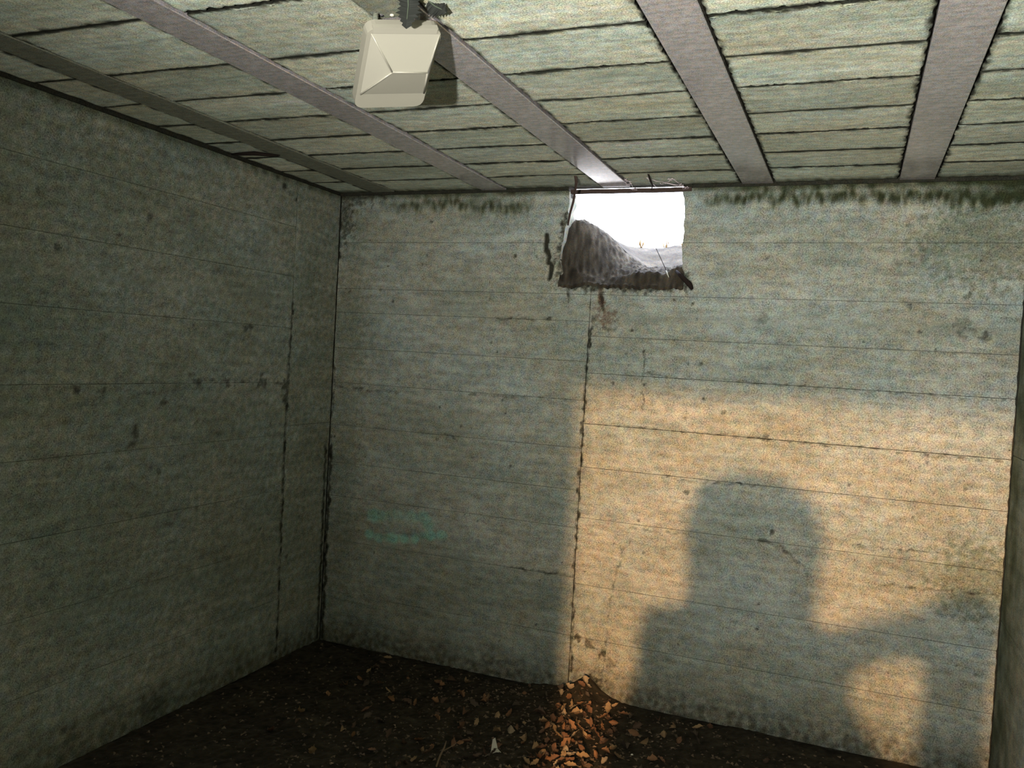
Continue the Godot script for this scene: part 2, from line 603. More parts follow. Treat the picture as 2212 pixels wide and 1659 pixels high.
func build_back_wall() -> void:
	var wall := base("wall_back")
	tag(wall, "grey board-marked concrete back wall with the broken opening under the ceiling", "wall", "", "structure")
	var d := back_dirt()
	var hole := hole_outline()
	var frame := [Vector3(0, 0, BACK), Vector3.RIGHT, Vector3.UP, Vector3.BACK]
	var tone := func(u: float, v: float) -> Color:
		var c := base_tone(u, v, 0.0)
		c = c.lerp(Color(0.20, 0.22, 0.14), top_band(u, v) if v > 2.1 else 0.0)
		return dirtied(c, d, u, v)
	var relief := func(u: float, v: float) -> float:
		var h := 0.0016 * low.get_noise_2d(u * 2.0, v * 3.0) + 0.0012 * mid.get_noise_2d(u, v * 2.0)
		if v > 2.15:
			h += 0.004 * clampf(mid.get_noise_2d(u * 2.2, v * 2.2), 0.0, 1.0)
		return h - 0.010 * d.get_at("pit", u, v)
	var rows := [0.0, 0.26, 0.525, 0.75, 0.92, 1.11, 1.325, 1.50, 1.68, 1.80]
	for k in rows.size() - 1:
		piece("concrete_board", board(frame, [LEFT + 0.002, -1.11, rows[k], rows[k + 1]], 0.006, [0.0012, 0.0022, 0.0, 0.0, 0.0002], relief, tone), M.concrete, wall)
	rows = [0.0, 0.26, 0.50, 0.80, 1.028, 1.223, 1.45, 1.614, 1.80]
	for k in rows.size() - 1:
		var g := 0.0008 if k in [4, 5] else 0.0
		piece("concrete_board", board(frame, [-1.11, RIGHT - 0.002, rows[k], rows[k + 1]], 0.005, [0.0022, 0.002, g, g, 0.0004 if k in [4, 5] else 0.0002], relief, tone), M.concrete, wall)
	for r in [[1.80, 2.03], [2.03, 2.264]]:
		piece("concrete_board", board(frame, [LEFT + 0.002, RIGHT - 0.002, r[0], r[1]], 0.006, [0.002, 0.002, 0.0, 0.0, 0.0002], relief, tone, hole), M.concrete, wall)
	# the wall's body behind the boards, open where the hole is
	var st := begin()
	add_box(st, Vector3(LEFT - 0.3, -0.3, BACK - 0.10), Vector3(-1.30, 2.29, BACK - 0.008))
	add_box(st, Vector3(-0.675, -0.3, BACK - 0.10), Vector3(RIGHT + 0.3, 2.29, BACK - 0.008))
	add_box(st, Vector3(-1.30, -0.3, BACK - 0.10), Vector3(-0.675, 1.835, BACK - 0.008))
	add_box(st, Vector3(-1.30, 1.8, BACK - 0.10), Vector3(-1.268, 2.29, BACK - 0.008))
	add_box(st, Vector3(-1.27, 2.24, BACK - 0.10), Vector3(-1.243, 2.29, BACK - 0.004))
	add_box(st, Vector3(-0.698, 1.8, BACK - 0.10), Vector3(-0.675, 2.29, BACK - 0.008))
	add_box(st, Vector3(-0.726, 2.24, BACK - 0.10), Vector3(-0.69, 2.29, BACK - 0.004))
	piece("wall_body", done(st), M.slab, wall)
	# the broken faces of the opening, through the wall
	st = begin()
	st.set_smooth_group(0)
	var layers := 5
	for i in range(hole.size()):
		var a := hole[i]
		var b := hole[(i + 1) % hole.size()]
		if a.y > 2.255 and b.y > 2.255:
			continue
		for k in layers:
			var q := []
			for e in [[a, k], [b, k], [b, k + 1], [a, k + 1]]:
				var p: Vector2 = e[0]
				var t: float = float(e[1]) / layers
				var away := (p - Vector2(-0.98, 2.1)).normalized()
				var off := 0.012 * mid.get_noise_3d(p.x * 3.0, p.y * 3.0, t * 0.8) * minf(t * 4.0, 1.0)
				q.append(Vector3(p.x + away.x * off, minf(p.y + away.y * off, 2.285), BACK - 0.004 - t * 0.10))
			quad(st, q[0], q[1], q[2], q[3])
	piece("opening_reveal", done(st), M.rough_concrete, wall)


func build_left_wall() -> void:
	var wall := base("wall_left")
	tag(wall, "dim greenish concrete side wall with a vertical joint near the corner", "wall", "", "structure")
	var d := Dirt.new(-0.5, 0.0, 3.62, CEIL, 0.008)
	# u is the distance from the camera's plane towards the back wall
	d.line("dark", V([[3.252, 1.70], [3.24, 1.4], [3.235, 1.1], [3.245, 0.6], [3.252, 0.02]]), 0.012, 0.8, 0.45)
	d.line("dark", V([[2.62, 1.335], [3.25, 1.318]]), 0.008, 0.4, 0.9)
	for b in [[2.665, 1.33, 0.03], [2.827, 1.332, 0.03], [3.051, 1.33, 0.035], [3.22, 1.325, 0.035], [3.22, 1.25, 0.03], [2.345, 1.15, 0.03], [2.33, 1.10, 0.022], [2.957, 1.571, 0.025], [2.93, 1.56, 0.02], [2.2, 1.3, 0.02], [2.09, 1.31, 0.015], [2.48, 1.25, 0.02]]:
		d.blob("dark", Vector2(b[0], b[1]), b[2], b[2] * 0.8, 0.6, 1.0)
	d.blob("dark", Vector2(2.48, 0.06), 0.07, 0.06, 0.5, 0.9)
	d.line("dark", V([[3.57, 1.0], [3.575, 0.5], [3.575, 0.02]]), 0.012, 0.8, 0.2)
	d.line("dark", V([[3.06, 2.262], [3.15, 2.22], [3.24, 2.17]]), 0.012, 0.6, 0.6)
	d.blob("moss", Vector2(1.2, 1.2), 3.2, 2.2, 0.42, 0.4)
	var r := RandomNumberGenerator.new()
	r.seed = 5
	for i in 120:
		var s := 0.006 + 0.012 * pow(r.randf(), 3.0)
		d.blob("dark", Vector2(r.randf_range(0.5, 3.6), r.randf_range(0.05, 2.2)), s, s, r.randf_range(0.2, 0.6), 0.8)
	for i in 60:
		var at := Vector2(r.randf_range(1.2, 3.2), r.randf_range(0.1, 2.1))
		d.line("dark", [at, at + Vector2(r.randf_range(0.05, 0.4), r.randf_range(-0.01, 0.01))], 0.006, r.randf_range(0.06, 0.2), 0.8)
	var frame := [Vector3(LEFT, 0, 0), Vector3.FORWARD, Vector3.UP, Vector3.RIGHT]
	var tone := func(u: float, v: float) -> Color:
		var c := base_tone(u + 20.0, v, 7.0)
		c = c.lerp(Color(0.20, 0.22, 0.15), smoothstep(2.22, 2.262, v) * (0.4 + 0.4 * mid.get_noise_1d(u * 2.0)))
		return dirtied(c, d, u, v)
	var relief := func(u: float, v: float) -> float:
		return 0.002 * low.get_noise_2d(u * 2.0 + 30.0, v * 3.0) + 0.0012 * mid.get_noise_2d(u + 30.0, v * 2.0)
	var rows := [0.0, 0.30, 0.56, 0.82, 1.08, 1.325, 1.58, 1.82, 2.05, 2.264]
	for k in rows.size() - 1:
		piece("concrete_board", board(frame, [-0.5, 3.248, rows[k], rows[k + 1]], 0.012, [0.0, 0.003, 0.0, 0.0, 0.0002], relief, tone), M.concrete, wall)
	for rr in [[0.0, 1.12], [1.12, 2.264]]:
		piece("concrete_board", board(frame, [3.248, 3.5985, rr[0], rr[1]], 0.008, [0.003, 0.001, 0.0, 0.0, 0.0002], relief, tone), M.concrete, wall)
	var st := begin()
	add_box(st, Vector3(LEFT - 0.3, -0.3, BACK - 0.05), Vector3(LEFT - 0.010, 2.29, REAR + 0.2))
	piece("wall_body", done(st), M.slab, wall)


func build_plain_shell() -> void:
	# right wall: a sliver of it shows at the edge of the picture
	var wall := base("wall_right")
	tag(wall, "dark green stained concrete wall meeting the back wall beside the warm light patch", "wall", "", "structure")
	var frame := [Vector3(RIGHT, 0, 0), Vector3.BACK, Vector3.UP, Vector3.LEFT]
	var tone := func(u: float, v: float) -> Color:
		var c := base_tone(u + 60.0, v, 13.0)
		return c.lerp(Color(0.25, 0.29, 0.20), clampf(0.55 + 0.5 * mid.get_noise_2d(u + 9.0, v), 0.0, 0.85) * smoothstep(-3.0, -3.5, u))
	var relief := func(u: float, v: float) -> float:
		return 0.002 * mid.get_noise_2d(u + 70.0, v)
	for rr in [[0.0, 0.62], [0.62, 1.24], [1.24, 1.80], [1.80, 2.264]]:
		piece("concrete_board", board(frame, [-3.594, REAR, rr[0], rr[1]], 0.014, [0.004, 0.0, 0.001, 0.001], relief, tone), M.concrete, wall)
	var st := begin()
	add_box(st, Vector3(RIGHT + 0.010, -0.3, BACK - 0.05), Vector3(RIGHT + 0.3, 2.29, REAR + 0.2))
	piece("wall_body", done(st), M.slab, wall)
	# rear wall with the doorway the warm light comes through, and the small anteroom behind it
	var rear := base("wall_rear")
	tag(rear, "concrete wall behind the camera with a low doorway at its side", "wall", "", "structure")
	st = begin()
	add_box(st, Vector3(LEFT - 0.3, -0.3, REAR), Vector3(-0.124, 2.29, REAR + 0.2))
	add_box(st, Vector3(-0.124, 1.81, REAR), Vector3(RIGHT, 2.29, REAR + 0.2))
	add_box(st, Vector3(RIGHT, -0.3, REAR), Vector3(1.5, 2.29, REAR + 0.2))
	piece("wall_body", done(st), M.rough_concrete, rear)
	var ante := base("wall_anteroom")
	tag(ante, "bare concrete walls of the small anteroom behind the doorway", "wall", "", "structure")
	st = begin()
	add_box(st, Vector3(-1.3, -0.3, REAR + 0.2), Vector3(-1.1, 2.29, 3.8))
	add_box(st, Vector3(1.3, -0.3, REAR + 0.2), Vector3(1.5, 2.29, 3.8))
	add_box(st, Vector3(-1.3, -0.3, 3.6), Vector3(1.5, 2.29, 3.8))
	piece("wall_body", done(st), M.rough_concrete, ante)


const BEAMS := [-2.26, -1.667, -1.080, -0.481, 0.113]
const BEAM_W := 0.124


func build_ceiling() -> void:
	var c := base("ceiling")
	tag(c, "pale concrete ceiling cast in cross boards between the steel beams", "ceiling", "", "structure")
	var st := begin()
	add_box(st, Vector3(LEFT - 0.3, 2.29, BACK - 0.10), Vector3(1.5, 2.6, 3.8))
	piece("roof_slab", done(st), M.slab, c)
	# frame: u = x, v = towards the back wall, facing down
	var frame := [Vector3(0, CEIL, 0), Vector3.RIGHT, Vector3.FORWARD, Vector3.DOWN]
	var joints := [0.0, 0.33, 0.66, 0.95, 1.24, 1.57, 1.885, 2.143, 2.388, 2.636, 2.872, 3.112, 3.35, 3.594]
	var edges := [LEFT + 0.004]
	for x in BEAMS:
		edges.append(x)
		edges.append(x + BEAM_W)
	edges.append(RIGHT - 0.004)
	for bay in range(0, edges.size(), 2):
		var a: float = edges[bay] + (0.003 if bay > 0 else 0.0)
		var b: float = edges[bay + 1] - (0.003 if bay + 2 < edges.size() else 0.0)
		for k in joints.size() - 1:
			var lift := 0.0014 * sin(bay * 12.7 + k * 5.3)
			var shade := 1.0 + 0.05 * sin(bay * 4.1 + k * 2.7)
			var dull := 0.55 if bay <= 2 else 1.0
			var tone := func(u: float, v: float) -> Color:
				var cc := base_tone(u * 0.7 + 90.0, v * 1.3, 17.0)
				cc = Color(cc.r * shade * 1.32, cc.g * shade * 1.32, cc.b * shade * 1.29)
				# mould that crept along the joints and beam edges
				var e := minf(minf(u - a, b - u) * 1.2, minf(v - joints[k], joints[k + 1] - v))
				var m := clampf(1.5 - e / (0.007 + 0.014 * clampf(mid.get_noise_2d(u * 1.1 + 5.0, v * 1.1) + 0.25, 0.0, 1.0)), 0.0, 1.0)
				m *= clampf(0.75 + 0.9 * fine.get_noise_2d(u * 0.5, v * 0.5), 0.0, 1.0)
				m = maxf(m, clampf(1.7 - minf(v - joints[k], joints[k + 1] - v) / 0.006, 0.0, 1.0))
				cc = cc.lerp(Color(0.13, 0.14, 0.11), m * 0.9)
				var wall := smoothstep(3.50, 3.594, v) * (0.55 + 0.5 * mid.get_noise_1d(u * 3.0))
				return cc.lerp(Color(0.17, 0.19, 0.13), clampf(wall, 0.0, 0.85))
			var relief := func(u: float, v: float) -> float:
				return lift + 0.0016 * low.get_noise_2d(u * 2.0 + 50.0, v * 4.0) + 0.001 * mid.get_noise_2d(u + 50.0, v * 3.0)
			var step := 0.007 if k >= 4 else 0.02
			piece("ceiling_board", board(frame, [a, b, joints[k], joints[k + 1]], step, [0.004, 0.004, 0.0065 * (0.75 + 0.4 * sin(k * 3.1 + bay)) * dull, 0.0065 * (0.75 + 0.4 * sin((k + 1) * 3.1 + bay)) * dull, 0.003, 0.9], relief, tone), M.soffit, c)
	for x in [[REAR * -1.0, 0.0]]:
		st = begin()
		add_box(st, Vector3(LEFT, CEIL, 0.0), Vector3(RIGHT, 2.2915, REAR))
		piece("ceiling_board", done(st), M.rough_concrete, c)


func build_beams() -> void:
	var what := [
		"slurry-covered beam flange along the ceiling edge by the dim side wall",
		"steel beam flange between the side wall and the ceiling light",
		"steel beam flange that runs past the ceiling light to the opening",
		"wide grey steel beam flange reaching the wall just past the opening",
		"steel beam flange closest to the stained corner of the back wall"]
	for k in BEAMS.size():
		var b := base("steel_beam", Vector3(BEAMS[k] + BEAM_W * 0.5, CEIL, BACK + 0.012))
		tag(b, what[k], "beam", "", "structure")
		var hw := BEAM_W * 0.5
		var drop := 0.006 if k else 0.002
		var st := begin()
		# flange with eased lower edges
		var o := PackedVector2Array([Vector2(-hw, 0.010), Vector2(-hw, -drop + 0.002), Vector2(-hw + 0.002, -drop), Vector2(hw - 0.002, -drop), Vector2(hw, -drop + 0.002), Vector2(hw, 0.010)])
		extrude(st, o, Transform3D(Basis(), Vector3(0, 0, 4.6)), 4.6)
		piece("flange", done(st), M.steel if k else M.dull_steel, b)


func build_floor() -> void:
	var f := base("floor")
	tag(f, "dark earth floor strewn with leaf crumbs", "floor", "", "structure")
	var st := begin()
	add_box(st, Vector3(LEFT - 0.3, -0.3, BACK - 0.05), Vector3(1.5, -0.03, 3.8))
	piece("floor_slab", done(st), M.rough_concrete, f)
	var frame := [Vector3.ZERO, Vector3.RIGHT, Vector3.FORWARD, Vector3.UP]
	var tone := func(u: float, v: float) -> Color:
		var a := mid.get_noise_2d(u, v)
		var b := fine.get_noise_2d(u * 0.6, v * 0.6)
		var k := 1.0 + 0.25 * a + 0.35 * b
		return Color(0.26 * k, 0.24 * k, 0.19 * k)
	var relief := func(u: float, v: float) -> float: return soil(u, v)
	piece("earth", board(frame, [LEFT - 0.005, RIGHT + 0.005, -REAR, 3.61], 0.014, [0, 0, 0, 0], relief, tone), M.soil, f)
	st = begin()
	add_box(st, Vector3(-1.2, -0.04, REAR - 0.02), Vector3(1.4, 0.0, 3.7))
	piece("anteroom_floor", done(st), M.rough_concrete, f)


func soil(u: float, v: float) -> float:
	# height of the earth at x = u, z = -v
	var h := 0.010 * low.get_noise_2d(u * 2.0, v * 2.0) + 0.008 * mid.get_noise_2d(u, v) + 0.006 * fine.get_noise_2d(u * 0.7, v * 0.7)
	h += 0.07 * exp(-pow((u + 1.02) / 0.07, 2.0)) * smoothstep(3.40, 3.58, v)
	h += 0.02 * exp(-pow((u + 1.05) / 0.25, 2.0)) * smoothstep(3.1, 3.5, v)
	return h


# ==================================================================== outside, beyond the opening
func ramp(x: float, keys: Array) -> float:
	for i in keys.size() - 1:
		if x < keys[i + 1][0]:
			return lerpf(keys[i][1], keys[i + 1][1], clampf((x - keys[i][0]) / (keys[i + 1][0] - keys[i][0]), 0.0, 1.0))
	return keys[-1][1]


func bank(x: float, z: float) -> float:
	var crest := ramp(x, [[-1.40, 2.14], [-1.26, 2.145], [-1.201, 2.150], [-1.135, 2.118], [-1.084, 2.080], [-1.026, 2.030], [-0.975, 1.985], [-0.90, 1.945], [-0.80, 1.940], [-0.70, 1.965]])
	var sill := ramp(x, [[-1.40, 1.94], [-1.20, 1.90], [-1.05, 1.865], [-0.97, 1.885], [-0.90, 1.905], [-0.863, 1.908], [-0.80, 1.895], [-0.72, 1.93]])
	var far := ramp(x, [[-1.4, 2.05], [-1.18, 2.085], [-1.104, 2.075], [-1.032, 2.095], [-0.959, 2.10], [-0.865, 2.115], [-0.6, 2.11]])
	var zc := ramp(x, [[-1.28, -3.655], [-1.10, -3.74], [-1.0, -3.78]])
	var h := lerpf(sill, crest, smoothstep(BACK, zc, z)) if z > zc else lerpf(crest, far, smoothstep(zc, -4.3, z))
	h = lerpf(h, 1.845, smoothstep(-3.612, -3.585, z))
	h = lerpf(h, 1.96, smoothstep(-4.33, -4.75, z))
	return h + 0.012 * mid.get_noise_2d(x * 2.0, z * 2.0) + 0.007 * fine.get_noise_2d(x * 1.2, z * 1.2)


func build_outside() -> void:
	var m := base("earth_mound", Vector3.ZERO)
	tag(m, "mound of loose grey-brown earth sliding in through the broken wall opening", "earth mound")
	var tone := func(u: float, v: float) -> Color:
		var k := 1.0 + 0.25 * mid.get_noise_2d(u * 1.5, v) + 0.4 * fine.get_noise_2d(u * 0.8, v * 0.8)
		return Color(0.345 * k, 0.32 * k, 0.275 * k).lerp(Color(0.84 * k, 0.80 * k, 0.72 * k), smoothstep(4.38, 4.6, v))
	var frame := [Vector3.ZERO, Vector3.RIGHT, Vector3.FORWARD, Vector3.UP]
	var hh := func(u: float, v: float) -> float: return bank(u, -v)
	piece("earth", board(frame, [-1.262, -0.70, 3.582, 3.80], 0.005, [0, 0, 0, 0], hh, tone), M.soil, m)
	var g := base("ground_outside")
	tag(g, "pale sunlit earth bank seen through the broken opening", "ground", "", "structure")
	piece("earth", board(frame, [-7.0, 4.0, 3.79, 14.0], 0.04, [0, 0, 0, 0], hh, tone), M.soil, g)
	# dead grass on the bank
	for k in 3:
		var x: float = [-1.03, -0.93, -0.83][k]
		var z: float = [-4.15, -4.25, -4.2][k]
		var t := base("grass_tuft", Vector3(x, bank(x, z) - 0.01, z))
		tag(t, ["dry grass tuft at the low notch of the earth mound, outermost of three", "dry grass tuft in the middle of the bank seen through the opening", "dry grass tuft beside the thin wire in the opening"][k], "grass tuft", "dry grass tufts on the bank")
		var st := begin()
		for i in 14:
			var a := rng.randf() * TAU
			var l := rng.randf_range(0.045, 0.10)
			var out := Vector3(cos(a), 0, sin(a)) * l * rng.randf_range(0.3, 0.9)
			tube(st, [Vector3.ZERO, out * 0.4 + Vector3(0, l * 0.6, 0), out + Vector3(0, l * 0.75, 0)], [0.0018, 0.0014, 0.0005], 4)
		piece("blades", done(st), M.straw, t)


func build_opening_things() -> void:
	var o := base("lintel_bar", Vector3(-0.96, 2.262, BACK + 0.006))
	tag(o, "thin rusted flat bar lying across the top of the broken opening", "bar")
	var st := begin()
	var prev := Vector3(-0.27, 0.002, 0)
	for i in 12:
		var x := -0.27 + 0.54 * (i + 1) / 12.0
		var y := 0.002 - 0.001 * i / 12.0 + 0.0012 * fine.get_noise_1d(x * 2.0)
		add_box(st, Vector3(prev.x, prev.y - 0.0145, -0.022), Vector3(x, prev.y + 0.0025, 0.0))
		prev = Vector3(x, y, 0)
	piece("flat_bar", done(st), M.rust, o)
	var w := base("rusty_wire", Vector3(-1.138, CEIL, -3.37))
	tag(w, "bent rusty wire hanging from the ceiling across the opening's dark edge", "wire")
	st = begin()
	tube(st, [Vector3(0, 0.004, 0), Vector3(-0.003, -0.02, -0.03), Vector3(-0.020, -0.040, -0.075), Vector3(-0.042, -0.085, -0.12), Vector3(-0.065, -0.135, -0.15), Vector3(-0.078, -0.180, -0.17)], [0.006, 0.007, 0.0055, 0.005, 0.005, 0.004], 8)
	piece("strand", done(st), M.rust, w)
	w = base("root_stub", Vector3(-0.83, CEIL, -3.375))
	tag(w, "short dark root poking down from the ceiling above the opening", "root")
	st = begin()
	tube(st, [Vector3(0, 0.004, 0), Vector3(0.002, -0.02, -0.05), Vector3(-0.004, -0.025, -0.115), Vector3(-0.018, -0.036, -0.15)], [0.004, 0.0045, 0.004, 0.002], 7)
	piece("root", done(st), M.dark_rust, w)
	w = base("root_strand", Vector3(-2.44, CEIL - 0.004, -2.79))
	tag(w, "dark curved root strand across the ceiling edge above the dim side wall", "root")
	st = begin()
	tube(st, [Vector3(-0.005, 0.002, 0), Vector3(0.06, -0.004, 0.018), Vector3(0.131, -0.006, 0.025), Vector3(0.175, -0.005, -0.012), Vector3(0.201, 0.002, -0.048)], [0.004, 0.007, 0.009, 0.007, 0.003], 7)
	piece("root", done(st), M.dark_rust, w)
	w = base("thin_wire", Vector3(-0.831, 2.016, -3.58))
	tag(w, "thin straight wire sticking out of the earth low in the opening", "wire")
	st = begin()
	tube(st, [Vector3(0, 0, 0), Vector3(0.032, -0.059, 0.002), Vector3(0.061, -0.114, 0.0)], [0.0013, 0.0014, 0.0015], 6)
	piece("strand", done(st), M.dark_rust, w)
	st = begin()
	tube(st, [Vector3(0.058, -0.108, 0.004), Vector3(0.066, -0.125, 0.012), Vector3(0.074, -0.138, 0.018)], [0.0030, 0.0028, 0.0015], 6)
	var tip := piece("tip", done(st), M.pale, w)
	tip.set_meta("label", "pale frayed end")
	w = base("cobweb", Vector3(-0.82, CEIL - 0.002, -3.47))
	tag(w, "pale dusty cobweb threads strung on the ceiling over the opening", "cobweb")
	st = begin()
	var spots := [Vector3(-0.125, 0, 0.03), Vector3(-0.115, -0.004, -0.02), Vector3(-0.120, -0.012, -0.105), Vector3(-0.03, 0, 0.03), Vector3(0.03, -0.008, -0.03), Vector3(0.075, -0.004, 0.02), Vector3(0.095, -0.01, -0.07), Vector3(0.11, -0.012, -0.11), Vector3(-0.02, -0.01, -0.10)]
	for pr in [[0, 1], [1, 2], [3, 4], [4, 6], [5, 6], [6, 7], [4, 7], [3, 8], [4, 5]]:
		var a: Vector3 = spots[pr[0]]
		var b: Vector3 = spots[pr[1]]
		var m := a.lerp(b, 0.5) + Vector3(0.006, -0.006, 0.004)
		st = begin()
		tube(st, [a, m, b], [0.0008, 0.0012, 0.0008], 5)
		piece("thread", done(st), M.thread, w)
	for i in 9:
		var c: Vector3 = spots[[1, 5, 6, 7, 7, 2, 4, 0, 6][i]]
		var q := []
		for k in 5:
			q.append(c + Vector3(rng.randf_range(-0.018, 0.018), rng.randf_range(-0.010, 0.0), rng.randf_range(-0.018, 0.018)))
		st = begin()
		tube(st, q, [0.0010], 5)
		piece("thread", done(st), M.thread, w)
	w = base("dead_root", Vector3(-0.70, 1.88, BACK + 0.008))
	tag(w, "curled dark dead root lying on the sill corner of the opening", "root")
	st = begin()
	tube(st, [Vector3(-0.035, 0.03, -0.01), Vector3(-0.015, 0.012, 0.006), Vector3(0.010, -0.012, 0.010), Vector3(0.030, -0.030, 0.010), Vector3(0.040, -0.048, 0.004)], [0.005, 0.009, 0.010, 0.011, 0.006], 8)
	piece("root", done(st), M.dark_rust, w)


# ==================================================================== the ceiling light
func build_luminaire() -> void:
	# hinged at its near edge on the ceiling, hanging open: x along the hinge, -z along its length, -y the lens side
	var o := base("ceiling_light", Vector3(-1.043, 2.208, -1.602))
	tag(o, "cream plastic ceiling light hanging askew from the beam", "light fitting")
	o.basis = Basis.from_euler(Vector3(deg_to_rad(-30.0), deg_to_rad(39.7), deg_to_rad(12.9)))
	var w := 0.1765
	var l := 0.240
	var st := begin()
	# housing: a rounded tray
	var tray := PackedVector2Array()
	for c in [[w - 0.022, -0.022, 0.0], [0.022, -0.022, 90.0], [0.022, -l + 0.022, 180.0], [w - 0.022, -l + 0.022, 270.0]]:
		for s in 5:
			var a: float = deg_to_rad(c[2] + 22.5 * s)
			tray.append(Vector2(c[0] + 0.022 * cos(a), -c[1] - 0.022 * sin(a)))
	st.set_smooth_group(-1)
	var n := tray.size()
	var up := 0.028
	var dn := 0.0
	var cen := Vector3(w * 0.5, 0, -l * 0.5)
	for i in n:
		var a := tray[i]
		var b := tray[(i + 1) % n]
		var pa := Vector3(a.x, up, -a.y)
		var pb := Vector3(b.x, up, -b.y)
		var qa := Vector3(a.x, dn, -a.y)
		var qb := Vector3(b.x, dn, -b.y)
		quad(st, pa, pb, qb, qa)
		quad(st, pa, Vector3(cen.x, up, cen.z), Vector3(cen.x, up, cen.z), pb)
		quad(st, qb, Vector3(cen.x, dn, cen.z), Vector3(cen.x, dn, cen.z), qa)
	piece("housing", done(st), M.cream_rim, o)
	# lens: hipped shell with an off-centre ridge
	st = begin()
	var i0 := 0.010
	var rim := [Vector3(i0, dn - 0.001, -i0 * 1.4), Vector3(w - i0 * 0.5, dn - 0.001, -i0 * 1.4), Vector3(w - i0 * 0.5, dn - 0.001, -l * 0.81), Vector3(i0, dn - 0.001, -l * 0.81)]
	var r1 := Vector3(w * 0.37, dn - 0.030, -l * 0.41)
	var r2 := Vector3(w * 0.86, dn - 0.030, -l * 0.42)
	st.set_smooth_group(-1)
	quad(st, rim[0], r1, r2, rim[1])
	quad(st, rim[3], rim[2], r2, r1)
	for t in [[rim[0], rim[3], r1], [rim[1], r2, rim[2]]]:
		for p in [t[0], t[1], t[2]]:
			st.add_vertex(p)
	var lens := piece("lens", done(st), M.cream, o)
	# eased ridges that catch the light
	st = begin()
	for e in [[rim[0], r1], [rim[1], r2], [r1, r2], [r1, rim[3]], [r2, rim[2]]]:
		tube(st, [e[0], e[1]], [0.0022], 6)
	piece("ridge", done(st), M.cream, lens)
	st = begin()
	add_box(st, Vector3(0.012, -0.002, -0.012), Vector3(w - 0.012, 0.010, 0.003))
	piece("near_edge", done(st), M.cream, o)
	var inv := o.transform.affine_inverse()
	for e in [[0.03, 0.02], [0.145, 0.012]]:
		var foot := Vector3(e[0], 0.024, -0.06)
		var top := o.transform * foot
		st = begin()
		tube(st, [foot, inv * Vector3(top.x, CEIL, top.z)], [0.007], 8)
		piece("bracket", done(st), M.dull_steel, o)
	# bare mounting plate on the beam, with its slot
	var p := base("mounting_plate", Vector3(-1.02, CEIL - 0.008, -1.60))
	tag(p, "small metal mounting plate with a dark slot beside the ceiling light", "plate")
	var tor := CSGCombiner3D.new()
	tor.name = "plate"
	p.add_child(tor)
	var bx := CSGBox3D.new()
	bx.name = "plate_body"
	bx.size = Vector3(0.115, 0.004, 0.19)
	bx.material = M.dull_steel
	tor.add_child(bx)
	var cut := CSGCylinder3D.new()
	cut.name = "slot"
	cut.radius = 0.011
	cut.height = 0.02
	cut.operation = CSGShape3D.OPERATION_SUBTRACTION
	cut.position = Vector3(-0.042, 0, -0.078)
	cut.material = M.black
	tor.add_child(cut)
	var st2 := begin()
	lathe(st2, [[0.0, -0.004], [0.005, -0.003], [0.005, 0.001]], Transform3D(Basis(), Vector3(-0.012, -0.002, -0.082)), 12)
	piece("screw_head", done(st2), M.pale, p)
	hanging_leaf("withered_leaf", Vector3(-0.945, CEIL - 0.006, -1.60), Vector3(-0.004, -0.072, -0.012), 0.032, "dark withered leaf dangling in front of the ceiling light", 3)
	hanging_leaf("withered_leaf", Vector3(-0.925, CEIL, -1.66), Vector3(0.035, -0.022, -0.02), 0.026, "crumpled dark leaf stuck against the ceiling above the light's shadow", 9)


func hanging_leaf(called: String, at: Vector3, run: Vector3, half: float, label: String, s: int) -> void:
	var o := base(called, at)
	tag(o, label, "leaf")
	var r := RandomNumberGenerator.new()
	r.seed = s
	var side := run.cross(Vector3(0.2, 0.1, 1)).normalized()
	var face := run.cross(side).normalized()
	var L := []
	var R := []
	var C := []
	var n := 16
	for i in n + 1:
		var t := float(i) / n
		var w := half * sqrt(maxf(0.0, sin(PI * minf(1.0, 0.05 + t * 0.97)))) * (1.0 if i % 2 else 0.66) * r.randf_range(0.8, 1.1)
		if i == 0:
			w = 0.004
		var c := run * t + face * 0.006 * sin(t * 5.0)
		C.append(c)
		L.append(c - side * w + face * 0.008 * r.randf_range(0.2, 1.0) - run * 0.06)
		R.append(c + side * w + face * 0.008 * r.randf_range(0.2, 1.0) - run * 0.06)
	var st := begin()
	st.set_smooth_group(-1)
	var th := face * 0.0008
	for i in n:
		for e in [[L, C], [C, R]]:
			quad(st, e[0][i] + th, e[0][i + 1] + th, e[1][i + 1] + th, e[1][i] + th)
			quad(st, e[1][i] - th, e[1][i + 1] - th, e[0][i + 1] - th, e[0][i] - th)
	piece("blade", done(st), M.dark_leaf, o)
	st = begin()
	tube(st, [-run * 0.12 + Vector3(0, 0.0, 0), C[0], C[5] - face * 0.001, C[10] - face * 0.001, C[15]], [0.0018, 0.0018, 0.0015, 0.0012, 0.0006], 6)
	piece("midrib", done(st), M.leaf_rib, o)


